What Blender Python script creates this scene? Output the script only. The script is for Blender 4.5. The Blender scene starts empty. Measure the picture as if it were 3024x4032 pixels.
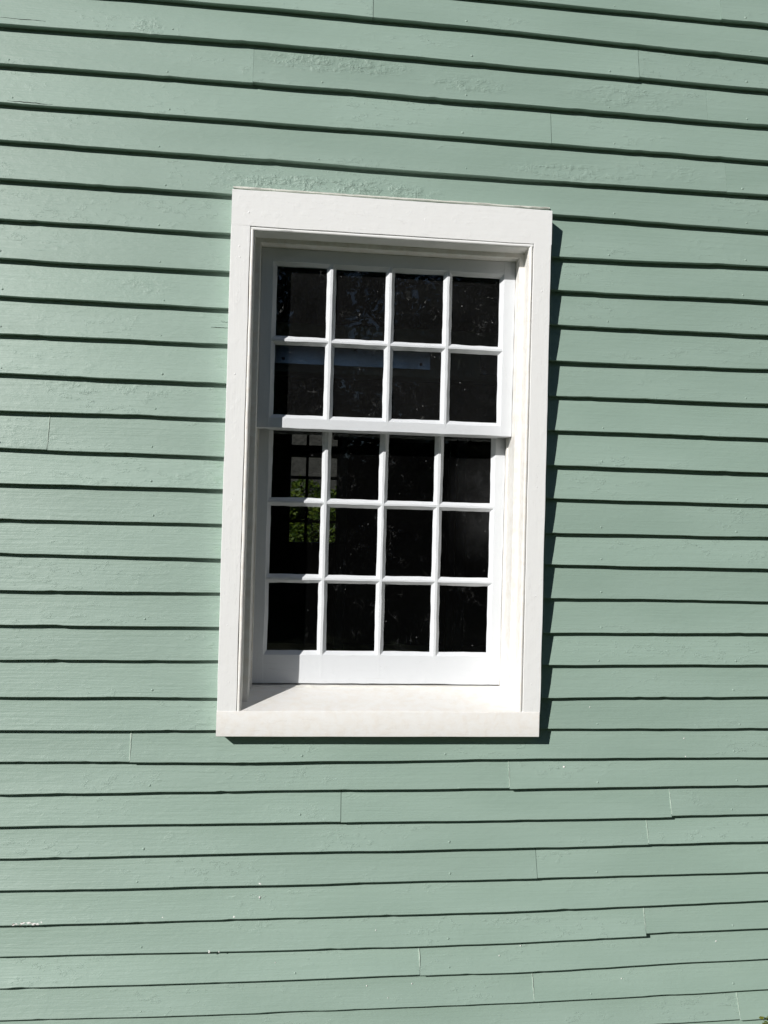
import bpy, bmesh, math, random
import numpy as np
from mathutils import Matrix, Vector

# ------------------------------------------------------------------ camera, sky, sun, exposure
scene = bpy.context.scene
COL = scene.collection
R = math.radians

cam_data = bpy.data.cameras.new('camera')
cam = bpy.data.objects.new('camera', cam_data)
COL.objects.link(cam)
cam_right = Vector((0.99494453, -0.09680826, 0.0267121))
cam_up = Vector((-0.02779892, -0.00989495, 0.99956456))
cam_fwd = Vector((0.09650179, 0.99525386, 0.01253609))
m3 = Matrix((cam_right, cam_up, -cam_fwd)).transposed()
cam.matrix_world = Matrix.Translation((-0.2506, -2.481, -0.1775)) @ m3.to_4x4()
cam_data.sensor_fit = 'VERTICAL'
cam_data.sensor_height = 36.0
cam_data.lens = 36.0 * 3028.0 / 4032.0
cam_data.clip_start = 0.02
cam_data.clip_end = 2000.0
scene.camera = cam

SUN_TRAVEL = Vector((0.986, 1.0, -0.762)).normalized()      # the way the light goes
to_sun = -SUN_TRAVEL
sun_elev = math.asin(to_sun.z)
sun_az = math.atan2(to_sun.x, to_sun.y)

world = bpy.data.worlds.new('World')
scene.world = world
world.use_nodes = True
wn = world.node_tree
wn.nodes.clear()
w_out = wn.nodes.new('ShaderNodeOutputWorld')
w_bg = wn.nodes.new('ShaderNodeBackground')
w_sky = wn.nodes.new('ShaderNodeTexSky')
w_sky.sky_type = 'NISHITA'
w_sky.sun_disc = False
w_sky.sun_elevation = sun_elev
w_sky.sun_rotation = sun_az
w_sky.air_density = 1.0
w_sky.dust_density = 0.15
w_sky.altitude = 1500.0
wn.links.new(w_sky.outputs[0], w_bg.inputs[0])
w_bg.inputs[1].default_value = 0.05
wn.links.new(w_bg.outputs[0], w_out.inputs[0])

sun_data = bpy.data.lights.new('sun', 'SUN')
sun_data.energy = 5.0
sun_data.angle = R(0.53)
sun_data.color = (1.0, 0.972, 0.93)
sun = bpy.data.objects.new('sun', sun_data)
COL.objects.link(sun)
sun.location = (-8, -8, 8)
sun.rotation_euler = SUN_TRAVEL.to_track_quat('-Z', 'Y').to_euler()

scene.view_settings.view_transform = 'Standard'
scene.view_settings.look = 'None'
scene.view_settings.gamma = 1.0
scene.view_settings.use_curve_mapping = False
scene.view_settings.exposure = -0.13
scene.render.engine = 'CYCLES'
scene.cycles.max_bounces = 8
scene.cycles.diffuse_bounces = 5
scene.cycles.transparent_max_bounces = 12
scene.cycles.use_denoising = True
scene.cycles.use_adaptive_sampling = True
scene.cycles.adaptive_threshold = 0.02
scene.cycles.adaptive_min_samples = 16

random.seed(7)
RNG = np.random.default_rng(11)
GROUND = -2.05

# ------------------------------------------------------------------ helpers
def tag(o, label=None, cat=None, group=None, kind=None):
    if label: o['label'] = label
    if cat: o['category'] = cat
    if group: o['group'] = group
    if kind: o['kind'] = kind
    return o

def empty(name, loc=(0, 0, 0), parent=None):
    o = bpy.data.objects.new(name, None)
    COL.objects.link(o)
    o.location = loc
    o.empty_display_size = 0.1
    if parent: o.parent = parent
    return o

def mesh_obj(name, verts, faces, mat, parent=None, smooth=None):
    me = bpy.data.meshes.new(name)
    me.from_pydata([tuple(map(float, v)) for v in verts], [], faces)
    me.validate()
    if smooth is not None:
        me.polygons.foreach_set('use_smooth', [True] * len(me.polygons))
        me.set_sharp_from_angle(angle=R(smooth))
    me.materials.append(mat)
    o = bpy.data.objects.new(name, me)
    COL.objects.link(o)
    if parent: o.parent = parent
    return o

def fix_normals(o):
    bm = bmesh.new(); bm.from_mesh(o.data)
    bmesh.ops.recalc_face_normals(bm, faces=bm.faces)
    bm.to_mesh(o.data); bm.free()
    return o

def noise1(n, step, rng, period):
    """smooth 1D noise, n samples spaced step, feature size period, about -1..1"""
    k = int(n * step / period) + 4
    a = rng.uniform(-1, 1, k)
    t = np.arange(n) * step / period
    i = t.astype(int); f = t - i; f = f * f * (3 - 2 * f)
    return a[i] * (1 - f) + a[i + 1] * f

def boxm(name, x0, x1, y0, y1, z0, z1, mat, parent=None, bevel=0.0):
    bm = bmesh.new()
    bmesh.ops.create_cube(bm, size=1.0)
    for v in bm.verts:
        v.co = Vector((x0 + (v.co.x + .5) * (x1 - x0), y0 + (v.co.y + .5) * (y1 - y0), z0 + (v.co.z + .5) * (z1 - z0)))
    if bevel:
        bmesh.ops.bevel(bm, geom=bm.edges[:], offset=bevel, segments=2, profile=0.6, affect='EDGES')
    me = bpy.data.meshes.new(name); bm.to_mesh(me); bm.free()
    me.materials.append(mat)
    o = bpy.data.objects.new(name, me); COL.objects.link(o)
    if parent: o.parent = parent
    return o

def bar(name, prof, a0, a1, axis, mat, parent, jit=0.0005, step=0.02, per=0.05, smooth=35, fixed=()):
    """extrude a closed cross-section along axis ('x' or 'z'); hand-made unevenness of jit metres.
    prof: list of (across, y); across is z for axis x, x for axis z."""
    n = max(2, int((a1 - a0) / step) + 1)
    A = np.linspace(a0, a1, n); st = (a1 - a0) / (n - 1)
    m = len(prof)
    du = [noise1(n, st, RNG, per) * jit + noise1(n, st, RNG, per * 4) * jit * .8 for _ in range(m)]
    dv = [noise1(n, st, RNG, per) * jit * .12 for _ in range(m)]
    for j in range(1, m):                                     # the corners of one eased edge wander together
        if math.hypot(prof[j][0] - prof[j - 1][0], prof[j][1] - prof[j - 1][1]) < .0035: du[j] = du[j - 1]; dv[j] = dv[j - 1]
    verts, faces = [], []
    for i in range(n):
        for j, (u, v) in enumerate(prof):
            k = 0.0 if j in fixed else 1.0
            uu = u + du[j][i] * k; vv = v + dv[j][i] * k
            verts.append((A[i], vv, uu) if axis == 'x' else (uu, vv, A[i]))
    for i in range(n - 1):
        for j in range(m):
            j2 = (j + 1) % m
            faces.append((i * m + j, i * m + j2, (i + 1) * m + j2, (i + 1) * m + j))
    faces.append(tuple(range(m))); faces.append(tuple((n - 1) * m + j for j in range(m)))
    o = mesh_obj(name, verts, faces, mat, parent, smooth)
    fix_normals(o)
    return o

# ------------------------------------------------------------------ materials
class NT:
    def __init__(s, name):
        s.m = bpy.data.materials.new(name); s.m.use_nodes = True
        s.t = s.m.node_tree; s.t.nodes.clear()
        s.out = s.n('ShaderNodeOutputMaterial')
    def n(s, kind, **kw):
        nd = s.t.nodes.new(kind)
        for k, v in kw.items(): setattr(nd, k, v)
        return nd
    def l(s, a, b): s.t.links.new(a, b)
    def put(s, v, sock):
        if hasattr(v, 'is_linked'): s.l(v, sock)
        else: sock.default_value = v
    def math(s, op, a, b=None, clamp=False):
        nd = s.n('ShaderNodeMath', operation=op, use_clamp=clamp)
        s.put(a, nd.inputs[0])
        if b is not None: s.put(b, nd.inputs[1])
        return nd.outputs[0]
    def pos(s):
        if not hasattr(s, '_p'): s._p = s.n('ShaderNodeNewGeometry').outputs['Position']
        return s._p
    def scaled(s, v, sc, off=(0, 0, 0)):
        nd = s.n('ShaderNodeMapping'); s.l(v, nd.inputs[0])
        nd.inputs['Scale'].default_value = sc; nd.inputs['Location'].default_value = off
        return nd.outputs[0]
    def noise(s, v, scale, detail=3, rough=.5, dist=0.0):
        nd = s.n('ShaderNodeTexNoise'); s.l(v, nd.inputs['Vector'])
        nd.inputs['Scale'].default_value = scale; nd.inputs['Detail'].default_value = detail
        nd.inputs['Roughness'].default_value = rough; nd.inputs['Distortion'].default_value = dist
        return nd.outputs[0]
    def vor(s, v, scale, feature='F1', out='Distance', rnd=1.0):
        nd = s.n('ShaderNodeTexVoronoi', feature=feature); s.l(v, nd.inputs['Vector'])
        nd.inputs['Scale'].default_value = scale; nd.inputs['Randomness'].default_value = rnd
        return nd.outputs[out]
    def ramp(s, v, a, b, lo=0.0, hi=1.0, mode='LINEAR'):
        nd = s.n('ShaderNodeMapRange', interpolation_type=mode); s.put(v, nd.inputs[0])
        nd.inputs[1].default_value = a; nd.inputs[2].default_value = b
        nd.inputs[3].default_value = lo; nd.inputs[4].default_value = hi
        return nd.outputs[0]
    def mix(s, f, a, b):
        nd = s.n('ShaderNodeMix', data_type='RGBA'); s.put(f, nd.inputs[0])
        s.put(a, nd.inputs[6]); s.put(b, nd.inputs[7]); return nd.outputs[2]
    def sum(s, *hs):
        r = hs[0]
        for h in hs[1:]: r = s.math('ADD', r, h)
        return r
    def bump(s, h, strength=1.0):
        nd = s.n('ShaderNodeBump'); nd.inputs['Strength'].default_value = strength
        nd.inputs['Distance'].default_value = 1.0; s.l(h, nd.inputs['Height']); return nd.outputs[0]
    def principled(s, col, rough=.5, spec=.5, normal=None, **kw):
        nd = s.n('ShaderNodeBsdfPrincipled')
        s.put(col, nd.inputs['Base Color']); s.put(rough, nd.inputs['Roughness'])
        nd.inputs['Specular IOR Level'].default_value = spec
        if normal is not None: s.l(normal, nd.inputs['Normal'])
        for k, v in kw.items(): s.put(v, nd.inputs[k])
        s.l(nd.outputs[0], s.out.inputs[0]); return nd

def ellipse_mask(t, cx, cz, hx, hz, soft=.55):
    v = t.n('ShaderNodeVectorMath', operation='SUBTRACT'); t.l(t.pos(), v.inputs[0]); v.inputs[1].default_value = (cx, 0, cz)
    w = t.n('ShaderNodeVectorMath', operation='MULTIPLY'); t.l(v.outputs[0], w.inputs[0]); w.inputs[1].default_value = (1 / hx, 0, 1 / hz)
    d = t.n('ShaderNodeVectorMath', operation='LENGTH'); t.l(w.outputs[0], d.inputs[0])
    return t.ramp(d.outputs['Value'], 1.0, soft, 0.0, 1.0)

# where the paint on the clapboards is scraped and rough: cx, cz, half width, half height (m)
SCRAPED = [(-.20, .915, .42, .050, 3.0), (-.20, 1.335, .28, .040, 2.0), (.25, 1.30, .16, .035, 1.6), (-.81, 1.405, .06, .04, 1.5),
           (.80, 1.30, .26, .05, 1.2), (.62, 1.03, .30, .035, 1.2), (-.80, .56, .12, .04, .5), (-1.15, .06, .14, .05, .45),
           (-.62, -.06, .12, .05, .5), (-.90, .23, .25, .03, .4), (1.00, 1.05, .10, .04, .8)]
ROUGH_ENDS = [(-.535, 0.0, .055, 1.1)]

def make_green():
    t = NT('sage_green_paint'); p = t.pos()
    rnd = t.n('ShaderNodeObjectInfo').outputs['Random']
    off = t.n('ShaderNodeCombineXYZ'); t.l(t.math('MULTIPLY', rnd, 37.0), off.inputs[0]); t.l(t.math('MULTIPLY', rnd, 11.0), off.inputs[2])
    pv = t.n('ShaderNodeVectorMath', operation='ADD'); t.l(p, pv.inputs[0]); t.l(off.outputs[0], pv.inputs[1])
    pr = pv.outputs[0]                                       # each board its own piece of the pattern
    brush = t.noise(t.scaled(pr, (4.5, 30, 150)), 1.0, 3, .62)             # brush strokes along the board
    # older flaked coats under the paint: plateaus with a crisp rim, worn in some places only
    fl = t.noise(t.scaled(pr, (24, 30, 52)), 1.0, 4, .62, .3)
    plate = t.sum(t.ramp(fl, .585, .60, 0, 1, 'SMOOTHSTEP'), t.ramp(fl, .66, .672, 0, 1, 'SMOOTHSTEP'))
    wn_ = t.noise(t.scaled(pr, (2.0, 3, 8)), 1.0, 1, .5)
    where = t.ramp(wn_, .48, .68, 0.06, 1, 'SMOOTHSTEP')
    mk = None
    for a in SCRAPED:
        e = t.math('MULTIPLY', ellipse_mask(t, *a[:4]), a[4]); mk = e if mk is None else t.math('MAXIMUM', mk, e)
    for a in ROUGH_ENDS:
        en = ellipse_mask(t, *a, soft=.3)
    rip = t.noise(t.scaled(p, (75, 30, 15)), 1.0, 2, .55, .3)
    h = t.sum(t.math('MULTIPLY', brush, .00100), t.math('MULTIPLY', fl, .0011),
              t.math('MULTIPLY', t.math('MULTIPLY', plate, t.math('MAXIMUM', where, t.math('MULTIPLY', t.math('MAXIMUM', mk, en), .4))), .00040),
              t.math('MULTIPLY', t.math('MULTIPLY', rip, t.math('MULTIPLY', mk, t.ramp(fl, .42, .62, 0, 1))), .0017),
              t.math('MULTIPLY', t.math('MULTIPLY', brush, en), .0014))
    c = t.mix(t.ramp(wn_, .3, .7), GREEN_A, GREEN_B)
    c = t.mix(t.ramp(brush, .35, .75, 0, .35), c, GREEN_C)
    c = t.mix(t.math('MULTIPLY', en, t.ramp(fl, .48, .62, 0, .35)), c, GREEN_D)
    g = t.ramp(rnd, 0, 1, .95, 1.025); cc = t.n('ShaderNodeCombineColor')
    for i in range(3): t.l(g, cc.inputs[i])
    hv = t.n('ShaderNodeMix', data_type='RGBA', blend_type='MULTIPLY'); hv.inputs[0].default_value = 1.0
    t.l(c, hv.inputs[6]); t.l(cc.outputs[0], hv.inputs[7])
    t.principled(hv.outputs[2], t.ramp(brush, .3, .7, .43, .52), .54, t.bump(h))
    return t.m

GREEN_A = (.274, .376, .315, 1)
GREEN_B = (.316, .424, .362, 1)
GREEN_C = (.260, .362, .302, 1)
GREEN_D = (.265, .385, .295, 1)

def make_white(name, col, along, amp=1.0, rough=.42, stain=None):
    t = NT(name); p = t.pos()
    oi = t.n('ShaderNodeObjectInfo').outputs['Random']
    off = t.n('ShaderNodeCombineXYZ'); t.l(t.math('MULTIPLY', oi, 23.0), off.inputs[0]); t.l(t.math('MULTIPLY', oi, 9.0), off.inputs[2])
    pv = t.n('ShaderNodeVectorMath', operation='ADD'); t.l(p, pv.inputs[0]); t.l(off.outputs[0], pv.inputs[1]); pr = pv.outputs[0]
    sc = (8, 120, 240) if along == 'x' else (240, 120, 8)
    brush = t.noise(t.scaled(pr, sc), 1.0, 2, .6)
    fl = t.noise(t.scaled(pr, (32, 32, 32)), 1.0, 3, .6, .3)
    plate = t.ramp(fl, .58, .595, 0, 1, 'SMOOTHSTEP')
    cr = t.noise(t.scaled(pr, (7, 20, 60) if along == 'x' else (60, 20, 7)), 1.0, 3, .6, .6)
    crack = t.ramp(t.math('ABSOLUTE', t.math('SUBTRACT', cr, .66)), .0, .012, 1, 0, 'SMOOTHSTEP')
    h = t.sum(t.math('MULTIPLY', brush, .00038 * amp), t.math('MULTIPLY', cr, .0005 * amp), t.math('MULTIPLY', fl, .0007 * amp),
              t.math('MULTIPLY', plate, .00014 * amp), t.math('MULTIPLY', crack, -.0002 * amp))
    c = col
    if stain:
        c = t.mix(t.ramp(fl, .40, .75, 0, .7), c, stain)
    c = t.mix(t.math('MULTIPLY', crack, .12), c, (.3, .28, .25, 1))
    t.principled(c, rough, .45, t.bump(h))
    return t.m

def make_plain(name, col, rough=.7, var=.2, scale=8, spec=.3, bumpamp=0.0, bscale=60):
    t = NT(name); p = t.pos()
    c = t.mix(t.ramp(t.noise(p, scale, 4, .6), .3, .7), tuple(x * (1 - var) for x in col[:3]) + (1,), tuple(x * (1 + var) for x in col[:3]) + (1,))
    nrm = t.bump(t.math('MULTIPLY', t.noise(p, bscale, 4, .6), bumpamp)) if bumpamp else None
    t.principled(c, rough, spec, nrm)
    return t.m

def make_glass(name, dust, seed, spk=.5):
    """old window glass: clear with a mirror sheen, a film of dust, specks, hair-like webs; slightly wavy"""
    t = NT(name); p = t.pos()
    o = (seed * 3.1, 0, seed * 1.7)
    wav = t.noise(t.scaled(p, (5, 5, 7), o), 1.0, 2, .5)
    nrm = t.bump(t.math('MULTIPLY', wav, .0005))
    tr = t.n('ShaderNodeBsdfTransparent'); tr.inputs[0].default_value = (.93, .95, .94, 1)
    gl = t.n('ShaderNodeBsdfGlossy'); gl.inputs['Roughness'].default_value = .004
    gl.inputs[0].default_value = (1, 1, 1, 1); t.l(nrm, gl.inputs['Normal'])
    fr = t.n('ShaderNodeFresnel'); fr.inputs[0].default_value = 1.5
    mx = t.n('ShaderNodeMixShader'); t.l(fr.outputs[0], mx.inputs[0]); t.l(tr.outputs[0], mx.inputs[1]); t.l(gl.outputs[0], mx.inputs[2])
    film = t.ramp(t.noise(t.scaled(p, (5, 5, 5), o), 1.0, 2, .6), .25, .8, .5 * dust, 1.5 * dust)
    fine = t.ramp(t.noise(t.scaled(p, (230, 230, 170), o), 1.0, 1, .7), .45, .8, 0, 2.2 * dust)
    vd = t.vor(t.scaled(p, (55, 55, 55), o), 1.0)
    vc = t.n('ShaderNodeSeparateColor'); t.l(t.vor(t.scaled(p, (55, 55, 55), o), 1.0, 'F1', 'Color'), vc.inputs[0])
    rad = t.ramp(vc.outputs[0], .70, 1.0, 0.0, .11)
    speck = t.math('MULTIPLY', t.math('LESS_THAN', vd, rad), spk)
    web = t.noise(t.scaled(p, (22, 22, 17), o), 1.0, 3, .55, 1.2)
    webm = t.ramp(t.math('ABSOLUTE', t.math('SUBTRACT', web, .5)), 0, .006, .12, 0)
    webw = t.ramp(t.noise(t.scaled(p, (14, 14, 14), (4 + seed, 1, 7)), 1.0, 2), .56, .66, 0, 1)
    cloud = t.math('MULTIPLY', ellipse_mask(t, .37, -.10, .15, .24, .0), t.ramp(t.noise(t.scaled(p, (9, 9, 7), (3, 0, 2)), 1.0, 4, .7), .30, .75, .002, .055))
    d = t.math('MINIMUM', t.sum(film, fine, speck, t.math('MULTIPLY', webm, webw), cloud), .7)
    df = t.n('ShaderNodeBsdfDiffuse'); df.inputs[0].default_value = (.56, .57, .575, 1)
    m2 = t.n('ShaderNodeMixShader'); t.l(d, m2.inputs[0]); t.l(mx.outputs[0], m2.inputs[1]); t.l(df.outputs[0], m2.inputs[2])
    t.l(m2.outputs[0], t.out.inputs[0])
    return t.m

def make_leaf(name, c1, c2, trans=.25):
    t = NT(name)
    oi = t.n('ShaderNodeNewGeometry')
    c = t.mix(t.ramp(oi.outputs['Random Per Island'], 0, 1), c1, c2)
    pr = t.n('ShaderNodeBsdfPrincipled'); t.l(c, pr.inputs['Base Color']); pr.inputs['Roughness'].default_value = .5
    pr.inputs['Specular IOR Level'].default_value = .3
    tl = t.n('ShaderNodeBsdfTranslucent'); t.l(c, tl.inputs[0])
    mx = t.n('ShaderNodeMixShader'); mx.inputs[0].default_value = trans
    t.l(pr.outputs[0], mx.inputs[1]); t.l(tl.outputs[0], mx.inputs[2]); t.l(mx.outputs[0], t.out.inputs[0])
    return t.m

def make_ground():
    t = NT('lawn_and_soil'); p = t.pos()
    a = t.noise(p, .6, 4, .6); b = t.noise(p, 30, 4, .7)
    g = t.mix(t.ramp(b, .3, .7), (.020, .038, .010, 1), (.055, .08, .022, 1))
    g = t.mix(t.ramp(a, .45, .6, 0, .5), g, (.07, .06, .035, 1))
    t.principled(g, .9, .2, t.bump(t.math('MULTIPLY', b, .03)))
    return t.m

M_GREEN = make_green()
M_TRIM_V = make_white('white_trim_paint_vertical', (.88, .88, .87, 1), 'z', .75)
M_TRIM_H = make_white('white_trim_paint_horizontal', (.88, .88, .87, 1), 'x', .75)
M_BEAD = make_white('cream_white_bead_paint', (.87, .86, .83, 1), 'z', .9, stain=(.76, .70, .62, 1))
M_SILL = make_white('cream_white_sill_paint', (.83, .82, .795, 1), 'x', .6, stain=(.78, .73, .66, 1))
M_SASH_V = make_white('cool_white_sash_paint_vertical', (.715, .735, .76, 1), 'z', .7)
M_SASH_H = make_white('cool_white_sash_paint_horizontal', (.715, .735, .76, 1), 'x', .7)
M_CAULK = make_white('old_cream_caulk', (.80, .785, .72, 1), 'x', 1.6)
M_GLASS_D = make_glass('dusty_old_glass', .0085, 1, .38)
M_GLASS_C = make_glass('clear_old_glass', .0022, 5, .22)
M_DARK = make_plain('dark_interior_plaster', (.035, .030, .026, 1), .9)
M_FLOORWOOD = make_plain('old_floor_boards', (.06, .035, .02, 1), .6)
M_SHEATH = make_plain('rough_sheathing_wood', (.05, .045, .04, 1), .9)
M_ROOF = make_plain('grey_roof_shingles', (.09, .085, .08, 1), .9, .3, 3)
M_BEAM = make_plain('grey_painted_beam', (.74, .80, .85, 1), .55, .06, 10)
M_BOLT = make_plain('dull_bolt_metal', (.10, .10, .10, 1), .45, .2, 40, .5)
M_WINDARK = make_plain('dark_painted_window_bars', (.03, .03, .028, 1), .6)
M_FLECK = make_plain('bare_white_primer', (.80, .79, .76, 1), .7, .05, 40)
M_BARE = make_plain('bare_weathered_wood', (.26, .21, .19, 1), .85, .25, 60, .2, .001, 90)
M_SHADE = make_plain('frosted_pale_glass', (.82, .80, .72, 1), .4, .05, 20)

# ------------------------------------------------------------------ ground
gm = mesh_obj('ground', [(-300, -300, GROUND), (300, -300, GROUND), (300, 300, GROUND), (-300, 300, GROUND)], [(0, 1, 2, 3)], make_ground())
tag(gm, kind='structure')

# ------------------------------------------------------------------ the house
house = empty('clapboard_house', (0, 0.3, GROUND))
tag(house, 'sage green clapboard house wall with one white sash window', 'house')
def hp(o):
    """make o a child of the house, keeping world coordinates"""
    o.parent = house; o.matrix_parent_inverse = Matrix.Translation(-house.location); return o

HX0, HX1, HYB = -4.6, 4.4, 6.6
EAVE, RIDGE = 2.75, 4.7
def wall_hole(name, x0, x1, z0, z1, y0, y1, hx0, hx1, hz0, hz1, mat):
    xs = [x0, hx0, hx1, x1]; zs = [z0, hz0, hz1, z1]
    V = [(x, y, z) for y in (y0, y1) for z in zs for x in xs]; F = []
    idx = lambda k, j, i: k * 16 + j * 4 + i
    for k in (0, 1):
        for j in range(3):
            for i in range(3):
                if i == 1 and j == 1: continue
                F.append((idx(k, j, i), idx(k, j, i + 1), idx(k, j + 1, i + 1), idx(k, j + 1, i)))
    def strip(pts, close=True):
        for a, b in zip(pts, pts[1:] + pts[:1]):
            F.append((idx(0, *a), idx(0, *b), idx(1, *b), idx(1, *a)))
    strip([(0, 0), (0, 1), (0, 2), (0, 3), (1, 3), (2, 3), (3, 3), (3, 2), (3, 1), (3, 0), (2, 0), (1, 0)])
    strip([(1, 1), (2, 1), (2, 2), (1, 2)])
    return fix_normals(mesh_obj(name, V, F, mat))

hp(wall_hole('wall', HX0, HX1, GROUND, EAVE, .086, .262, -.475, .475, -.86, .775, M_SHEATH))
bw_x0, bw_x1, bw_z0, bw_z1 = -.49, .078, -.455, 1.30
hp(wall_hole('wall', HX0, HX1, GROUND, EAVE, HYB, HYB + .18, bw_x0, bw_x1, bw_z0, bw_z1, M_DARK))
for xa, xb in ((HX0 + .002, HX0 + .16), (HX1 - .16, HX1 - .002)):
    V = []
    for x in (xa, xb):
        V += [(x, .264, GROUND), (x, HYB - .002, GROUND), (x, HYB - .002, EAVE), (x, 3.4, RIDGE - .05), (x, .264, EAVE)]
    F = [(0, 1, 2, 3, 4), (5, 6, 7, 8, 9)] + [(i, (i + 1) % 5, 5 + (i + 1) % 5, 5 + i) for i in range(5)]
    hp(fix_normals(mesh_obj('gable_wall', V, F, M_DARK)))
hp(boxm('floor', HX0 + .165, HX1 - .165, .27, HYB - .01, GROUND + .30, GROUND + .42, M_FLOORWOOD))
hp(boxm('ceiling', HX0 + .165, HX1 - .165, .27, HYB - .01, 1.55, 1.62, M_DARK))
for sgn in (-1, 1):
    ye = -.22 if sgn < 0 else HYB + .40
    yr = 3.4
    sl = (RIDGE - EAVE) / (3.4 - .0)
    ze = RIDGE - abs(yr - ye) * sl
    V = []
    for x in (HX0 - .2, HX1 + .2):
        V += [(x, ye, ze + .06), (x, yr - sgn * -.0, RIDGE + .06), (x, yr, RIDGE + .20), (x, ye, ze + .20)]
    F = [(0, 1, 2, 3), (4, 5, 6, 7)] + [(i, (i + 1) % 4, 4 + (i + 1) % 4, 4 + i) for i in range(4)]
    hp(fix_normals(mesh_obj('roof', V, F, M_ROOF)))

# ---- clapboards: the measured run of every butt line (x, z), each board a mesh of its own
LINES={1:[(0.3821,1.5968),(1.2953,1.5958)],
2:[(-0.4702,1.4942),(0.3847,1.4918),(1.2979,1.4762)],
3:[(-1.2684,1.3656),(-0.4669,1.3781),(0.3877,1.3725),(1.3003,1.3657)],
4:[(-1.2644,1.2403),(-0.4631,1.2447),(0.391,1.2425),(1.303,1.2401)],
5:[(-1.2605,1.1175),(-0.4595,1.1188),(0.3941,1.1185),(1.3057,1.1164)],
6:[(-1.2568,0.9981),(-0.456,0.9952),(0.3973,0.9904),(1.3083,0.9964)],
7:[(-1.2529,0.8748),(-0.5318,0.8738),(0.539,0.877),(1.311,0.8712)],
8:[(-1.2488,0.7476),(-0.5297,0.7445),(0.5372,0.7332),(1.3137,0.7461)],
9:[(-1.2448,0.6213),(-0.5285,0.6198),(0.54,0.6206),(1.3163,0.6265)],
10:[(-1.2411,0.5039),(-0.525,0.4993),(0.5429,0.5033),(1.3189,0.5069)],
11:[(-1.2373,0.3827),(-0.5217,0.3844),(0.5459,0.3804),(1.3214,0.3884)],
12:[(-1.2334,0.2592),(-0.518,0.2561),(0.5488,0.2627),(1.3241,0.2664)],
13:[(-1.2297,0.1406),(-0.5148,0.1424),(0.5516,0.1468),(1.3267,0.1463)],
14:[(-1.2259,0.0229),(-0.5112,0.018),(0.5546,0.0285),(1.3292,0.0286)],
15:[(-1.2224,-0.0899),(-0.5081,-0.0877),(0.5573,-0.0846),(1.3316,-0.0834)],
16:[(-1.2189,-0.201),(-0.5325,-0.199),(0.5321,-0.2009),(1.3341,-0.1965)],
17:[(-1.2154,-0.3096),(-0.5292,-0.3122),(0.5348,-0.3073),(1.3364,-0.3056)],
18:[(-1.2117,-0.4261),(-0.526,-0.4212),(0.5376,-0.4203),(1.3389,-0.4182)],
19:[(-1.2083,-0.5337),(-0.5228,-0.5317),(0.5405,-0.538),(1.3413,-0.5297)],
20:[(-1.2048,-0.6456),(-0.5197,-0.6406),(0.5431,-0.6454),(1.3436,-0.6385)],
21:[(-1.2012,-0.7598),(-0.5162,-0.7599),(0.5458,-0.7552),(1.346,-0.7481)],
22:[(-1.1979,-0.8656),(-0.5132,-0.8633),(0.5484,-0.8603),(1.3483,-0.8559)],
23:[(-1.1947,-0.9645),(-0.4002,-0.9649),(0.4463,-0.9572),(1.3504,-0.9539)],
24:[(-1.1915,-1.0653),(-0.3974,-1.0611),(0.4489,-1.0588),(1.3526,-1.0536)],
25:[(-1.1883,-1.167),(-0.3945,-1.165),(0.4515,-1.1641),(1.3548,-1.1568)],
26:[(-1.1852,-1.2667),(-0.3917,-1.2607),(0.4539,-1.258),(1.3568,-1.2485)],
27:[(-1.182,-1.3676),(-0.3887,-1.3661),(0.4565,-1.36),(1.359,-1.3523)],
28:[(-1.1786,-1.476),(-0.3856,-1.4751),(0.4592,-1.4682),(1.3612,-1.4508)],
29:[(-1.1754,-1.5756),(-0.3827,-1.5783),(0.4618,-1.5741),(1.3633,-1.5502)],
30:[(-1.1723,-1.6728),(-0.38,-1.6737),(0.4642,-1.6687),(1.3654,-1.6477)],
31:[(-1.1692,-1.7723),(-0.377,-1.7779),(0.4669,-1.7736),(1.3677,-1.7547)],
32:[(1.0874,-1.8618),(1.3699,-1.8564)]}

X0, X1 = HX0 + .01, HX1 - .01
YB = 0.045                       # depth of a board's butt behind the casing face
CW, CT, CB = 0.525, 0.8723, -0.8723

def line_z(k, x):
    if k in LINES:
        pts = LINES[k]
        if k == 1: pts = [(-1.27, 1.609)] + pts
        if k == 2: pts = [(-1.27, 1.490)] + pts
        if k == 32: pts = [(-1.17, -1.878), (-.3, -1.875), (.5, -1.871)] + pts
        px = [q[0] for q in pts]; pz = [q[1] for q in pts]
        return np.interp(x, px, pz)
    if k < 1: return line_z(1, x) + (1 - k) * .1215
    return line_z(32, x) - (k - 32) * .0985
K0, K1 = -8, 33
JOINTS = {1: [1.125], 2: [-.086], 3: [.835], 4: [-.474, 1.083], 5: [.531], 6: [1.158], 14: [-1.083], 23: [-.799], 24: [.439],
          25: [-.121, 1.005], 26: [.925], 27: [.54], 29: [.922], 30: [.152], 31: [.538], 32: [1.262]}
# (course, joint number): how far the piece to the right sits lower (z) and prouder (y) than the one to the left
STEP = {(25, 1): (.0035, .0018), (29, 0): (.0052, .001), (30, 0): (-.0030, -.0022), (31, 0): (-.001, -.0015), (23, 0): (-.0025, -.0022),
        (14, 0): (-.001, -.0020), (26, 0): (.0015, -.0016), (32, 0): (0, -.0014), (24, 0): (0, -.0008), (4, 1): (0, -.0006), (6, 0): (0, -.0006)}
STUDS = (-2.22, -1.73, -1.24, -.75, -.26, .235, .742, 1.228, 1.72, 2.21)

def thick(zc): return float(np.interp(zc, [-1.9, -1.4, -.9, -.3, 1.7], [.033, .0285, .0222, .0195, .0185]))

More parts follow.
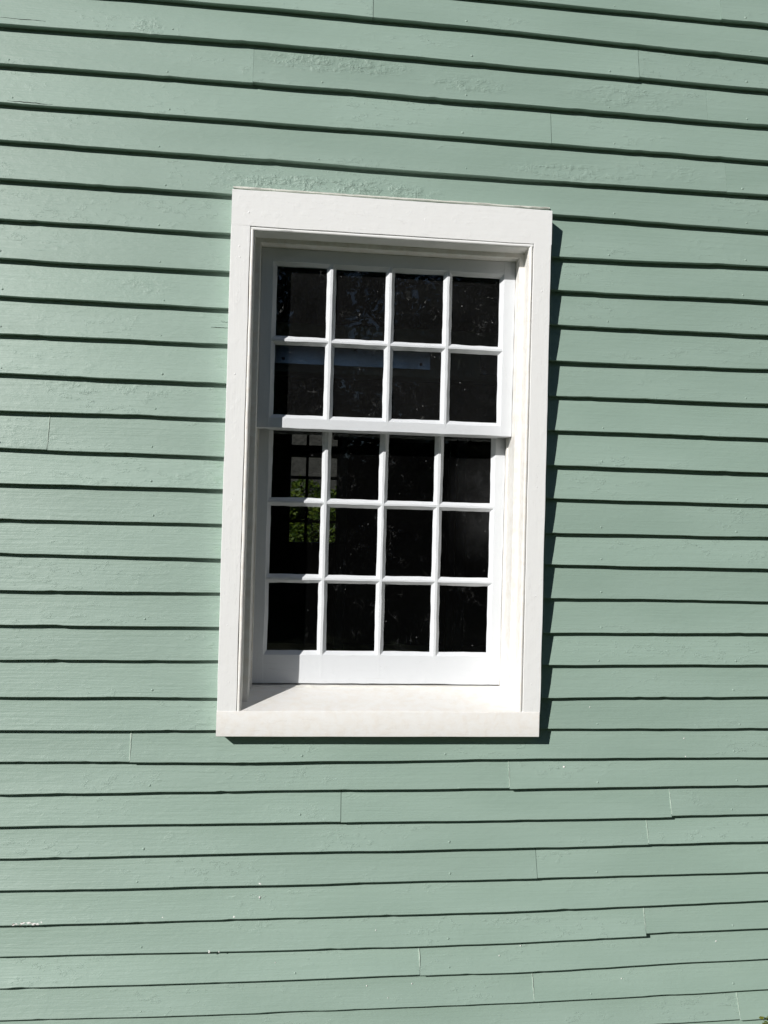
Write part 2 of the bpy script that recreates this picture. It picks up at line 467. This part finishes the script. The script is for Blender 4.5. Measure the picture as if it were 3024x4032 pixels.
def board(k, xa, xb, dz, dy, seed):
    rng = np.random.default_rng(seed)
    inner = xa < 1.5 and xb > -1.5
    step = .022 if inner else .12
    n = max(3, int((xb - xa) / step) + 1)
    X = np.linspace(xa, xb, n); st = (xb - xa) / (n - 1)
    zb = line_z(k, X) + dz + noise1(n, st, rng, .30) * .0012 + noise1(n, st, rng, .07) * .0007
    ch = noise1(n, st, rng, .05)
    zb = zb + np.clip(ch - .72, 0, 1) * .008                               # little chips out of the lower edge
    zt = line_z(k - 1, X) + .028
    zt = np.where(np.abs(X) < CW + .004, np.where((k == 23), CB - .002, zt), zt)
    tb = thick(float(zb.mean()))
    bow = noise1(n, st, rng, .8) * .0009 + noise1(n, st, rng, .2) * .0004
    tk = tb * (1 + .10 * noise1(n, st, rng, .5))
    yb = YB + .018 - tk + dy + bow
    zb = -.1775 + (zb + .1775) * (2.481 + YB + .018 - tb) / (2.481 + YB)    # lines were measured at depth YB
    bv = float(np.interp(zb.mean(), [-1.9, -.9], [.0046, .0016]))
    expo = line_z(k - 1, X) - zb
    sl = (YB + .0185 + dy * .3 - yb) / np.maximum(expo, .05)               # the face leans back to pass behind the course above
    cup = noise1(n, st, rng, .4) * .0006 + float(np.interp(zb.mean(), [-1.6, -.6], [.0014, 0]))
    V, F = [], []
    for i in range(n):
        h = zt[i] - zb[i]
        f = lambda z: yb[i] + sl[i] * (z - zb[i])
        V += [(X[i], yb[i] + tk[i] + .004, zb[i] + .0004), (X[i], yb[i] + bv, zb[i]), (X[i], yb[i], zb[i] + bv),
              (X[i], f(zb[i] + h * .33) + cup[i] + .0009, zb[i] + h * .33), (X[i], f(zb[i] + h * .66) + cup[i] * .7 + .0007, zb[i] + h * .66),
              (X[i], f(zt[i]), zt[i]), (X[i], f(zt[i]) + .004, zt[i])]
    m = 7
    for i in range(n - 1):
        for j in range(m):
            j2 = (j + 1) % m
            F.append((i * m + j, i * m + j2, (i + 1) * m + j2, (i + 1) * m + j))
    F += [tuple(range(m)), tuple((n - 1) * m + j for j in range(m))]
    o = fix_normals(mesh_obj('clapboard', V, F, M_GREEN, None, 30))
    hp(o)
    return o, (lambda x, z: float(np.interp(x, X, yb)) + float(np.interp(x, X, sl)) * (z - float(np.interp(x, X, zb)))), (lambda x: float(np.interp(x, X, zb)))

def disc_mesh(name, r, hgt, mat, rng, n=9, wob=.12):
    V = [(0, -hgt, 0)]; F = []
    ph = rng.uniform(0, 6.28)
    for ring, (q, y) in enumerate(((.62, -hgt * .86), (1.0, 0.0006))):
        for i in range(n):
            a = ph + i * 2 * math.pi / n; rr = r * q * (1 + wob * rng.uniform(-1, 1))
            V.append((rr * math.cos(a), y, rr * math.sin(a)))
    for i in range(n):
        j = (i + 1) % n
        F += [(0, 1 + j, 1 + i), (1 + i, 1 + j, 1 + n + j, 1 + n + i)]
    me = bpy.data.meshes.new(name); me.from_pydata(V, [], F)
    me.polygons.foreach_set('use_smooth', [True] * len(me.polygons)); me.materials.append(mat)
    return me
NAILS = [disc_mesh('nail_head', .0042, .0016, M_GREEN, RNG) for _ in range(4)]
FLECKS = [disc_mesh('paint_chip', .0030, .0008, M_FLECK, RNG, 8, .45) for _ in range(4)]

def stick(name, me, parent, x, y, z, s=1.0, rot=0.0, sx=1.0):
    o = bpy.data.objects.new(name, me); COL.objects.link(o)
    o.parent = parent
    o.matrix_parent_inverse = Matrix.Identity(4)
    # parent sits at the world origin (its own parent inverse cancels the house), so coordinates stay world coordinates
    o.location = (x, y, z); o.rotation_euler = (0, rot, 0); o.scale = (s * sx, s, s)
    return o

boards = {}
rj = random.Random(3)
for k in range(K0, K1 + 1):
    cuts = list(JOINTS.get(k, []))
    for side in (-1, 1):
        xx = rj.uniform(1.9, 3.0)
        cuts.append(side * xx)
        if xx < 2.6: cuts.append(side * (xx + 1.6))
    cuts = sorted(c for c in cuts if X0 + .3 < c < X1 - .3)
    segs, a = [], X0
    off = (0.0, 0.0); pend = off
    for c in cuts + [X1]:
        segs.append((a, c, pend))
        if c in JOINTS.get(k, []):
            pend = STEP.get((k, JOINTS[k].index(c)), (0, 0)); pend = (-pend[0], pend[1])
            pend = (-pend[0], pend[1])
        else: pend = (0, 0)
        a = c
    out = []
    for (a, b, d) in segs:
        if 8 <= k <= 22:
            if a < -CW < b: out += [(a, -CW - .0008 - .0022 * rj.random(), d)]
            if a < CW < b: out += [(CW + .0015, b, d)]
            if b <= -CW or a >= CW: out += [(a, b, d)]
        else: out.append((a, b, d))
    for q, (a, b, d) in enumerate(out):
        g = .0003 if k in (1, 4, 6) else .0009
        o, fy, fz = board(k, a + g, b - g, d[0], d[1], 1000 + k * 17 + q)
        boards.setdefault(k, []).append((a, b, o, fy, fz))
        if 1 <= k <= 32:
            for sx in STUDS:
                x = sx + rj.uniform(-.016, .016)
                if a + .02 < x < b - .02 and -1.4 < x < 1.5 and rj.random() < .62:
                    z = fz(x) + rj.uniform(.013, .024)
                    stick('nail_head', NAILS[rj.randrange(4)], o, x, fy(x, z), z, rj.uniform(.8, 1.15), rj.uniform(0, 6))

def on_board(k, x):
    for (a, b, o, fy, fz) in boards[k]:
        if a <= x <= b: return o, fy, fz

M_JOINT = make_plain('caulk_with_sunlit_tint', (.50, .60, .52, 1), .7, .12, 90)  # joint caulk, with the sun on its raised edge painted in as paleness
M_SPLIT = make_plain('open_split_in_wood', (.012, .014, .012, 1), .95)
def strip_on(name, k, x0, z0, x1, z1, w, mat, n=14, jit=.0006, proud=.0007):
    o, fy, fz = on_board(k, .5 * (x0 + x1) + .004)
    V, F = [], []
    rr = np.random.default_rng(int(abs(x0 * 1e4)) + k)
    vert = abs(z1 - z0) > abs(x1 - x0)
    for i in range(n):
        t = i / (n - 1); x = x0 + (x1 - x0) * t; z = z0 + (z1 - z0) * t
        ww = w * rr.uniform(.45, 1.25) * (1 if vert else math.sin(math.pi * min(max(t, .06), .94)) ** .6); j = rr.uniform(-jit, jit)
        for sgn in (-1, 1):
            px_, pz_ = (x + j + sgn * ww / 2, z) if vert else (x, z + j + sgn * ww / 2)
            V += [(px_, fy(px_, pz_) - proud, pz_), (px_, fy(px_, pz_) + .002, pz_)]
    for i in range(n - 1):
        a = 4 * i
        F += [(a, a + 2, a + 6, a + 4), (a, a + 4, a + 5, a + 1), (a + 2, a + 3, a + 7, a + 6)]
    q = fix_normals(mesh_obj(name, V, F, mat)); q.parent = o
    return q
for k, j, w in ((14, 0, .0018), (23, 0, .0034), (24, 0, .0014), (25, 1, .0020), (29, 0, .0024), (30, 0, .0034), (31, 0, .0024), (32, 0, .0016), (26, 0, .0014)):
    x = JOINTS[k][j]; o, fy, fz = on_board(k, x + .004)
    strip_on('caulk', k, x + .0003, fz(x + .004) + .006, x - .001, float(line_z(k - 1, x)) - .004, w, M_JOINT)
for k, x0, x1, h, w in ((3, -1.27, -1.13, .022, .0022), (5, -1.24, -1.10, .0075, .0030), (11, -.585, -.53, .055, .0020), (11, -.555, -.53, .075, .0012)):
    o, fy, fz = on_board(k, .5 * (x0 + x1)); z = fz(.5 * (x0 + x1)) + h
    strip_on('split', k, x0, z, x1, z - .001, w, M_SPLIT, 12, .0012, .00015)

# white flecks where the paint has chipped to primer (course, x, height above the butt, size)
for k, x, h, s in [(27, -.375, .006, 1.5), (28, -.377, .062, 1.1), (28, -.455, .008, 1.3), (28, -.68, .013, .9), (29, -.53, .004, 1.4), (29, -.50, .003, 1.0),
                   (30, -.32, .05, .8), (29, .005, .05, .8), (30, .495, .075, .9), (30, .525, .085, 1.0), (24, .63, .066, 1.3), (23, 1.05, .062, .9),
                   (31, .845, .055, .9), (30, 1.18, .06, .8), (31, .13, .066, .9), (31, .05, .03, .7), (28, -1.05, .008, 1.1), (22, .715, .07, .8), (30, .42, .05, .7),
                   (23, 1.05, .004, 1.2), (31, -.02, .065, .7)]:
    o, fy, fz = on_board(k, x); z = fz(x) + h
    stick('paint_chip', FLECKS[rj.randrange(4)], o, x, fy(x, z) - .0001, z, s, rj.uniform(0, 6), rj.uniform(.6, 1.5))
# the long bare chip on a lower edge at the far end of the wall
o, fy, fz = on_board(28, -1.12)
for i in range(16):
    x = -1.135 + .075 * rj.random(); c = 1 - abs(x + 1.100) / .05
    z = fz(x) + .003 + rj.random() * .008 * max(.15, c)
    bare = rj.random() < .45
    me = disc_mesh('paint_chip', .0018 + .0015 * rj.random(), .0009, M_BARE if bare else M_FLECK, RNG, 8, .5)
    stick('paint_chip', me, o, x, fy(x, z) - (.0002 if bare else .0006), z, 1.0, rj.uniform(-.3, .3), rj.uniform(1.5, 3.2))

# ------------------------------------------------------------------ the white sash window
win = empty('window')
tag(win, 'white eight-over-twelve wooden sash window')
hp(win)
W = win
XL, XR, ZT, ZB = -.4502, .4513, .7429, -.7906
D1, D2 = .1043, .1845
BEAD = .0135
# casings: flat boards with eased edges
def casing_v(xo, xi):
    s = 1 if xi > xo else -1
    e = .0012 * s
    prof = [(xo, .078), (xo, .0012), (xo + e, 0), (xi - e, 0), (xi, .0012), (xi, .078)]
    return bar('casing', prof, -.800, ZT + BEAD + .0009, 'z', M_TRIM_V, W, .0007, .03, .06)
casing_v(-CW, XL - BEAD); casing_v(CW, XR + BEAD)
zc = ZT + BEAD + .0011
bar('casing', [(CT, .05), (CT, .0014), (CT - .0014, .0002), (zc, .0002), (zc, .078), (CT - .02, .078)], -CW + .0005, CW + .0005, 'x', M_TRIM_H, W, .0007, .03, .07)
# rounded bead round the opening, a fine groove between it and the casing
def bead_prof(ui, uo):
    s = 1 if uo > ui else -1
    w = abs(uo - ui)
    return [(uo - s * .0012, .03), (uo - s * .0012, .0035), (uo - s * .003, .0008), (ui + s * w * .5, -.0012), (ui + s * w * .18, .0008), (ui, .0048), (ui, .03)]
bar('bead', bead_prof(XL, XL - BEAD), -.795, ZT + .006, 'z', M_BEAD, W, .0007, .02, .05, 60)
bar('bead', bead_prof(XR, XR + BEAD), -.795, ZT + .006, 'z', M_BEAD, W, .0007, .02, .05, 60)
bar('bead', bead_prof(ZT, ZT + BEAD), XL - BEAD + .002, XR + BEAD - .002, 'x', M_TRIM_H, W, .0006, .02, .05, 60)
# jamb lining, then the stop that steps in towards the sashes
YS = .063
SI = .0168
for s, xi in ((-1, XL), (1, XR)):
    bar('jamb', [(xi + s * .0008, .012), (xi + s * .0008, YS + .012), (xi + s * .024, YS + .012), (xi + s * .024, .012)], -.80, ZT + .004, 'z', M_BEAD, W, .0004, .04)
    xs_ = xi - s * SI
    bar('stop', [(xs_ + s * .0016, YS), (xs_, YS + .0016), (xs_ + s * .0002, .262), (xi + s * .023, .262), (xi + s * .023, YS)], -.80, ZT - .0139 + .004, 'z', M_BEAD, W, .0005, .03)
    # parting strip between the two sash channels
    bar('parting_strip', [(xs_ + s * .002, D1 + .0475), (xs_ - s * .005, D1 + .0475), (xs_ - s * .005, D2 - .020), (xs_ + s * .002, D2 - .020)], -.78, ZT - .02, 'z', M_BEAD, W, .0004, .04)
bar('jamb', [(ZT + .0008, .012), (ZT + .0008, YS + .012), (ZT + .024, YS + .012), (ZT + .024, .012)], XL - .02, XR + .02, 'x', M_TRIM_H, W, .0004, .04)
zs_ = ZT - .0139
bar('stop', [(zs_ + .0016, YS), (zs_, YS + .0016), (zs_ + .0002, .262), (ZT + .023, .262), (ZT + .023, YS)], XL - .018, XR + .018, 'x', M_BEAD, W, .0005, .03)
# painted-over nail heads on the casing
WN = [disc_mesh('nail_head', .0042, .0007, M_TRIM_V, RNG) for _ in range(3)]
for x, z in ((-.497, .69), (-.494, .655), (.496, .60), (.498, .33), (-.50, .28), (-.497, -.12), (.495, -.05), (.50, -.41), (-.50, -.52), (.493, -.70), (-.47, .80), (.10, .815), (-.49, -.70)):
    stick('nail_head', WN[rj.randrange(3)], W, x, .0003, z, rj.uniform(.8, 1.2), rj.uniform(0, 6))
# sloping sill
bar('sill', [(CB, .07), (CB, -.0008), (CB + .0012, -.0022), (ZB - .003, -.0022), (ZB - .0006, -.0006), (ZB + .001, .004), (-.7475, .180), (-.7455, .275), (CB, .275)], -CW - .0004, CW - .003, 'x', M_SILL, W, .0006, .03, .12, 40)
# caulk along the head and under the bottom rail
bar('caulk', [(CT + .0215, .0395), (CT + .0245, .0385), (CT + .0265, .0425), (CT + .0265, .052), (CT + .0205, .052)], -CW - .001, CW + .004, 'x', M_CAULK, W, .0013, .008, .02, 60)
bar('caulk', [(-.7520, .166), (-.7478, .172), (-.7470, .1800), (-.755, .1800)], XL + SI + .002, XR - SI - .002, 'x', M_CAULK, W, .0018, .007, .018, 60)

G = .0145                 # glass sits this far behind the sash face
BW = .0118                # width of the putty bevel
def sash(d, zt, zb, zft, zfb, xfl, xfr, xm, zm, gmat, depth_top, depth_bot, th):
    xo0, xo1 = XL + SI + .0012, XR - SI - .0012
    e = .0010
    def stile(xo, xf):
        s = 1 if xf > xo else -1
        bar('sash_stile', [(xo, d + th), (xo, d + e), (xo + s * e, d), (xf - s * e, d), (xf, d + e), (xf + s * BW, d + G), (xf + s * BW * .8, d + G + .002), (xf + s * .004, d + th)],
            zb, zt, 'z', M_SASH_V, W, .0009, .016, .035, 30, fixed=(0, 7))
    stile(xo0, xfl); stile(xo1, xfr)
    def rail(z_out, zf, dep, dd):
        s = 1 if zf > z_out else -1
        bar('sash_rail', [(z_out, d + dep), (z_out, dd + e), (z_out + s * e, dd), (zf - s * e, dd), (zf, dd + e), (zf + s * BW, d + G), (zf + s * BW * .8, d + G + .002), (zf + s * .004, d + dep)],
            xfl - .004, xfr + .004, 'x', M_SASH_H, W, .0009, .016, .035, 30, fixed=(0, 7))
    rail(zt, zft, depth_top, d + .0008); rail(zb, zfb, depth_bot, d + .0008)
    fw = .0040
    for x in xm:
        bar('muntin', [(x - fw, d + .0005), (x + fw, d + .0005), (x + fw + BW, d + G), (x + fw + BW * .8, d + G + .002), (x + .006, d + G + .004), (x + .006, d + th), (x - .006, d + th), (x - .006, d + G + .004), (x - fw - BW * .8, d + G + .002), (x - fw - BW, d + G)],
            zb + .02, zt - .015, 'z', M_SASH_V, W, .0009, .014, .030, 25)
    fh = .0032
    for z in zm:
        bar('muntin', [(z - fh, d + .0012), (z + fh, d + .0012), (z + fh + BW, d + G), (z + fh + BW * .8, d + G + .002), (z + .005, d + G + .004), (z + .005, d + th - .002), (z - .005, d + th - .002), (z - .005, d + G + .004), (z - fh - BW * .8, d + G + .002), (z - fh - BW, d + G)],
            xfl - .006, xfr + .006, 'x', M_SASH_H, W, .0009, .014, .030, 25)
    xe = [xfl] + list(xm) + [xfr]; ze = sorted([zft, zfb] + list(zm))
    for i in range(len(xe) - 1):
        for j in range(len(ze) - 1):
            o = boxm('pane', -.5 * (xe[i + 1] - xe[i]) + .004, .5 * (xe[i + 1] - xe[i]) - .004, 0, .0026, -.5 * (ze[j + 1] - ze[j]) + .004, .5 * (ze[j + 1] - ze[j]) - .004, gmat, W)
            o.location = (.5 * (xe[i] + xe[i + 1]), d + G + .0022, .5 * (ze[j] + ze[j + 1]))
            o.rotation_euler = (R(rj.uniform(-.5, .5)), 0, R(rj.uniform(-.5, .5)))
sash(D1, ZT - .0139 - .001, .1264, .6841, .1612, -.3925, .3938, (-.1975, .0023, .2007), (.4217,), M_GLASS_D, .046, .078, .046)
sash(D2, .178, -.7412, .141, -.6422, -.3942, .3974, (-.1964, .0035, .1985), (-.1176, -.3821), M_GLASS_C, .045, .045, .045)

# ------------------------------------------------------------------ inside: a bolted beam behind the upper panes, the window of the far wall
M_PLATE = NT('dull_galvanised_plate'); _t = M_PLATE
_t.principled(_t.mix(_t.ramp(_t.noise(_t.scaled(_t.pos(), (6, 6, 60)), 1.0, 3, .6), .3, .7), (.66, .70, .74, 1), (.80, .83, .86, 1)), .26, .5, None, Metallic=.92)
M_PLATE = M_PLATE.m
timber = hp(boxm('beam', -1.4, 1.5, .575, .68, .405, .60, make_plain('olive_grey_beam', (.30, .32, .27, 1), .6, .1, 12), None, .003))
def plate(x0, x1, z0, z1, bolts, mat):
    o = boxm('plate', x0, x1, -.004, .004, 0, z1 - z0, mat, timber, .0015)
    o.location = (0, .556, z0); o.rotation_euler = (R(-7.5), 0, 0)  # tilt shaped so the metal face mirrors sky light
    for bx, bz in bolts:
        me = disc_mesh('bolt', .0075, .006, M_BOLT, RNG, 10, .05)
        b = stick('bolt', me, timber, bx, .553 + (bz - z0) * .132, bz)
plate(-1.2, .214, .432, .535, ((-.369, .452), (-.085, .50), (.176, .4525)), M_PLATE)
plate(.418, 1.1, .425, .535, ((.431, .455),), make_plain('dim_grey_board', (.16, .17, .17, 1), .6, .1, 12))

bwin = empty('window'); hp(bwin)
tag(bwin, 'dark-barred window in the far wall of the room')
for a, b, c, d_ in ((bw_x0 - .05, bw_x0 + .012, bw_z0 - .04, bw_z1 + .04), (bw_x1 - .012, bw_x1 + .05, bw_z0 - .04, bw_z1 + .04)):
    boxm('frame', a, b, HYB - .03, HYB + .06, c, d_, M_WINDARK, bwin)
boxm('frame', bw_x0 + .012, bw_x1 - .012, HYB - .028, HYB + .06, bw_z0 - .05, bw_z0 + .012, M_WINDARK, bwin)
boxm('frame', bw_x0 + .012, bw_x1 - .012, HYB - .028, HYB + .06, bw_z1 - .012, bw_z1 + .05, M_WINDARK, bwin)
boxm('rail', bw_x0 + .012, bw_x1 - .012, HYB - .01, HYB + .05, .556, .697, M_WINDARK, bwin)
bxs = [bw_x0, -.290, -.100, bw_x1]
for x in bxs[1:-1]: boxm('muntin', x - .016, x + .016, HYB + .004, HYB + .036, bw_z0, bw_z1, M_WINDARK, bwin)
bzs = [-.43, -.198, .058, .316, .556]
for z in bzs[1:-1] + [.96]: boxm('muntin', bw_x0, bw_x1, HYB + .006, HYB + .034, z - .018, z + .018, M_WINDARK, bwin)
M_BG = make_glass('far_window_glass', .002, 9)
for i in range(3):
    for a, b in list(zip(bzs, bzs[1:])) + [(.697, .96), (.96, bw_z1)]:
        boxm('pane', bxs[i] + .003, bxs[i + 1] - .003, HYB + .018, HYB + .021, a + .003, b - .003, M_BG, bwin)
# a dark shelf board that cuts the top of the far window off
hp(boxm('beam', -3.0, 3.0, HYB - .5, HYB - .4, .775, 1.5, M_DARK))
# two pale bell shades on a stand close behind the meeting rail
def lathe(name, prof, mat, loc, parent=None, n=20):
    V, F = [], []
    for (r, z) in prof:
        for i in range(n):
            a = 2 * math.pi * i / n; V.append((r * math.cos(a), r * math.sin(a), z))
    for j in range(len(prof) - 1):
        for i in range(n):
            F.append((j * n + i, j * n + (i + 1) % n, (j + 1) * n + (i + 1) % n, (j + 1) * n + i))
    F.append(tuple((len(prof) - 1) * n + i for i in range(n)))
    o = mesh_obj(name, V, F, mat, parent, 40); o.location = loc; return fix_normals(o)
table = empty('table', (.15, .95, GROUND + .42))
tag(table, 'dark narrow stand holding two pale shades behind the pane', 'table')
zt_ = .225 - (GROUND + .42)
boxm('table_top', -.30, .30, -.14, .14, zt_ - .03, zt_, M_WINDARK, table, .004)
for sx in (-.26, .26):
    for sy in (-.1, .1): boxm('leg', sx - .02, sx + .02, sy - .02, sy + .02, 0, zt_ - .031, M_WINDARK, table, .003)
shade = [(.024, 0), (.0225, .02), (.019, .045), (.014, .058), (.006, .062)]
s1 = lathe('lamp_shade', shade, M_SHADE, (.137, .93, .2255)); tag(s1, 'larger of two pale bell shades behind the upper sash pane', 'shade')
s2 = lathe('lamp_shade', [(r * .85, z * .97) for r, z in shade], M_SHADE, (.094, .95, .2255)); tag(s2, 'smaller pale bell shade half hidden by the white muntin', 'shade')

# ------------------------------------------------------------------ plants, trees, the shed behind the house
def leaf_cloud(name, centers, n, size, mat, parent, rng, flat=.0):
    """many small folded leaves spread through blobs (cx, cy, cz, rx, ry, rz)"""
    C = np.array(centers, float)
    w = (C[:, 3] * C[:, 4] * C[:, 5]) ** .7; w = w / w.sum()
    q = C[rng.choice(len(C), n, p=w)]
    def unit(v): return v / (np.linalg.norm(v, axis=1, keepdims=True) + 1e-9)
    d = unit(rng.normal(size=(n, 3)))
    r = rng.uniform(.45, 1.0, (n, 1)) ** .5 * rng.uniform(.85, 1.1, (n, 1))
    c = q[:, :3] + d * q[:, 3:] * r
    a = rng.normal(size=(n, 3)); a[:, 2] *= .6; a = unit(a)
    b = unit(np.cross(a, rng.normal(size=(n, 3)))); nn = np.cross(a, b)
    s = size * rng.uniform(.6, 1.3, (n, 1))
    V = np.stack([c - a * s, c + b * s * .42 + nn * s * .12, c + a * s, c - b * s * .42 + nn * s * .12], 1).reshape(-1, 3)
    i = np.arange(n)[:, None] * 4
    T = np.concatenate([i + np.array([[0, 1, 2]]), i + np.array([[0, 2, 3]])], 1).reshape(-1, 3)
    me = bpy.data.meshes.new(name)
    me.vertices.add(len(V)); me.vertices.foreach_set('co', V.ravel().astype(np.float32))
    me.loops.add(T.size); me.loops.foreach_set('vertex_index', T.ravel().astype(np.int32))
    me.polygons.add(len(T)); me.polygons.foreach_set('loop_start', (np.arange(len(T)) * 3).astype(np.int32))
    me.update(calc_edges=True); me.validate()
    me.materials.append(mat)
    o = bpy.data.objects.new(name, me); COL.objects.link(o)
    if parent: o.parent = parent
    return o

def limb(V, F, p0, p1, r0, r1, n=8):
    p0, p1 = Vector(p0), Vector(p1); d = (p1 - p0).normalized()
    a = d.orthogonal().normalized(); b = d.cross(a); i0 = len(V)
    for p, r in ((p0, r0), (p1, r1)):
        for i in range(n):
            t = 2 * math.pi * i / n; V.append(tuple(p + a * r * math.cos(t) + b * r * math.sin(t)))
    for i in range(n): F.append((i0 + i, i0 + (i + 1) % n, i0 + n + (i + 1) % n, i0 + n + i))
    F.append(tuple(i0 + n + i for i in range(n)))

M_BARK = make_plain('brown_bark', (.07, .05, .035, 1), .9, .3, 20, .2, .01, 30)
M_LEAF_D = make_leaf('dark_tree_leaves', (.016, .030, .010, 1), (.036, .055, .018, 1), .12)
M_LEAF_B = make_leaf('bright_shrub_leaves', (.014, .038, .002, 1), (.082, .112, .008, 1), .3)
M_LEAF_Y = make_leaf('yellow_green_leaves', (.12, .16, .015, 1), (.30, .30, .04, 1), .3)

def tree(x, y, h, r, label, seed, conifer=False):
    rng = np.random.default_rng(seed)
    t = empty('tree', (x, y, GROUND)); tag(t, label, 'tree', 'trees on the lawn facing the house')
    V, F = [], []
    lean = rng.uniform(-.03, .03, 2)
    top = Vector((lean[0] * h, lean[1] * h, h * .8))
    limb(V, F, (0, 0, 0), (lean[0] * h * .4, lean[1] * h * .4, h * .38), h * .03, h * .022, 10)
    limb(V, F, (lean[0] * h * .4, lean[1] * h * .4, h * .38), tuple(top), h * .022, h * .006, 10)
    cs = []
    nb = 14
    for i in range(nb):
        f = .28 + .66 * i / (nb - 1)
        a = i * 2.4 + rng.uniform(-.4, .4)
        rr = r * ((1.08 - f) * 1.25 if conifer else math.sin(min(1, (f - .12) / .9) * math.pi) ** .6) * rng.uniform(.75, 1.1)
        e = Vector((rr * .72 * math.cos(a), rr * .72 * math.sin(a), h * f + rng.uniform(-.1, .15) * r))
        limb(V, F, (lean[0] * h * f * .8, lean[1] * h * f * .8, h * f * .82), tuple(e), h * .010, h * .003, 6)
        q = r * rng.uniform(.30, .46) * (.75 if conifer else 1)
        cs.append((e.x, e.y, e.z, q * 1.1, q * 1.1, q * .8))
        cs.append((e.x * .5, e.y * .5, e.z + .1 * r, q, q, q * .8))
    tr = mesh_obj('trunk', V, F, M_BARK, t, 60)
    leaf_cloud('crown', cs, 6000, .17, M_LEAF_D, t, rng)
    return t
for i, (x, y, h, r, lab, con) in enumerate([
        (-9.5, -15.0, 7.0, 2.6, 'broad dark tree at the sunward end of the lawn row', False),
        (-4.6, -16.5, 7.9, 2.9, 'round dark tree opposite the window, beside the pointed tree', False),
        (-.4, -17.5, 8.6, 2.3, 'pointed dark tree opposite the window', True),
        (3.6, -16.0, 7.5, 2.8, 'round dark tree opposite the window, with a short trunk', False),
        (8.4, -17.0, 8.3, 3.0, 'big broad tree on the lawn opposite the house', False),
        (13.0, -15.5, 7.2, 2.7, 'broad dark tree beyond the big lawn tree', False),
        (9.0, -6.0, 11.5, 3.4, 'high unseen tree added nearest the wall to cut sky light', False),  # this tree and the next are added to block sky light
        (10.5, -11.0, 13.0, 3.8, 'highest unseen tree, added farther out to cut sky light', False)]):
    tree(x, y, h, r, lab, 50 + i, con)

for i, x in enumerate((-15.0, -10.4, -6.3, -2.2, 2.0, 6.1, 10.6, 15.2)):  # back row added so the panes mirror trees instead of sky gaps
    tree(x, -25.5 + (i % 3) * .8, 11.2 + (i * 37 % 5) * .25, 3.4, 'tall unseen dark tree added to close sky gaps in pane reflections', 150 + i)
hd = empty('hedge', (0, -20.0, GROUND)); tag(hd, 'long unseen hedge added to darken the pane reflections', 'hedge')  # added out of view as a dark backing for the glass reflections
rng = np.random.default_rng(77)
leaf_cloud('foliage', [(x, rng.uniform(-.3, .3), rng.uniform(.5, 3.6), .8, .7, .7) for x in np.linspace(-16, 16, 70)] + [(x, .4, 3.5 + rng.uniform(-.3, .3), .9, .6, .8) for x in np.linspace(-16, 16, 34)], 16000, .17, M_LEAF_D, hd, rng)
boxm('branches', -16, 16, -.1, .5, 0, 3.6, make_plain('dark_twigs', (.02, .022, .012, 1), .9), hd, .1)

# shrub behind the house, seen through both windows
sh = empty('shrub', (-.2, 12.8, GROUND)); tag(sh, 'bright green leafy shrub seen through the house\'s far window', 'shrub')
rng = np.random.default_rng(5)
V, F = [], []
for i in range(9):
    a = i * .7; limb(V, F, (.1 * math.cos(a), .1 * math.sin(a), 0), (.9 * math.cos(a), .5 * math.sin(a), 1.6 + .3 * math.sin(i * 2.1)), .02, .006, 6)
mesh_obj('stem', V, F, M_BARK, sh, 60)
cs = []
for i in range(30):
    x = rng.uniform(-1.0, 1.0)
    cs.append((x, rng.uniform(-.45, .45), rng.uniform(.7, 2.42 - .35 * abs(x)), .34, .32, .30))
leaf_cloud('foliage', cs, 15000, .058, M_LEAF_B, sh, rng)
sh.scale = (1.1, 1, 1.09)

shed = empty('shed', (-.3, 19.0, GROUND)); tag(shed, 'weathered grey shed behind the shrub', 'shed')
M_GREYW = make_plain('weathered_grey_boards', (.055, .053, .052, 1), .85, .2, 4)
boxm('wall', -3.2, 3.2, 0, 3.5, 0, 2.55, M_GREYW, shed)
V = []
for x in (-3.5, 3.5): V += [(x, -.4, 2.45), (x, 1.75, 4.4), (x, 3.9, 2.45), (x, 3.9, 2.55), (x, 1.75, 4.52), (x, -.4, 2.56)]
F = [(0, 1, 2, 3, 4, 5), (6, 7, 8, 9, 10, 11)] + [(i, (i + 1) % 6, 6 + (i + 1) % 6, 6 + i) for i in range(6)]
rf = fix_normals(mesh_obj('roof', V, F, make_plain('brown_grey_shingles', (.036, .033, .030, 1), .9, .5, 9, .2, .03, 14), shed))
dr = boxm('door', .1, .9, -.03, -.002, 0, 1.95, make_plain('pale_grey_door', (.09, .10, .11, 1), .7), shed)
boxm('post', .05, .10, -.06, -.002, 0, 2.05, make_plain('pale_post', (.22, .22, .22, 1), .7), shed)

# plant at the foot of the wall, one sprig of it in the corner of the frame
pl = empty('plant', (1.37, -.03, GROUND)); tag(pl, 'yellow-green leafy plant at the foot of the clapboard wall', 'plant')
rng = np.random.default_rng(8)
V, F = [], []
for i in range(7):
    a = i * .9; limb(V, F, (0, 0, 0), (.09 * math.cos(a), .05 * math.sin(a), .16 + .015 * (i % 3)), .004, .0015, 5)
mesh_obj('stem', V, F, make_plain('green_stem', (.10, .13, .03, 1), .6), pl, 60)
leaf_cloud('foliage', [(-.045, 0, .225, .034, .03, .035), (-.02, 0, .19, .05, .03, .04), (-.06, 0, .15, .05, .04, .05), (.03, .02, .16, .07, .05, .06), (.09, -.03, .12, .06, .05, .07), (0, 0, .08, .09, .06, .06)], 380, .015, M_LEAF_Y, pl, rng)
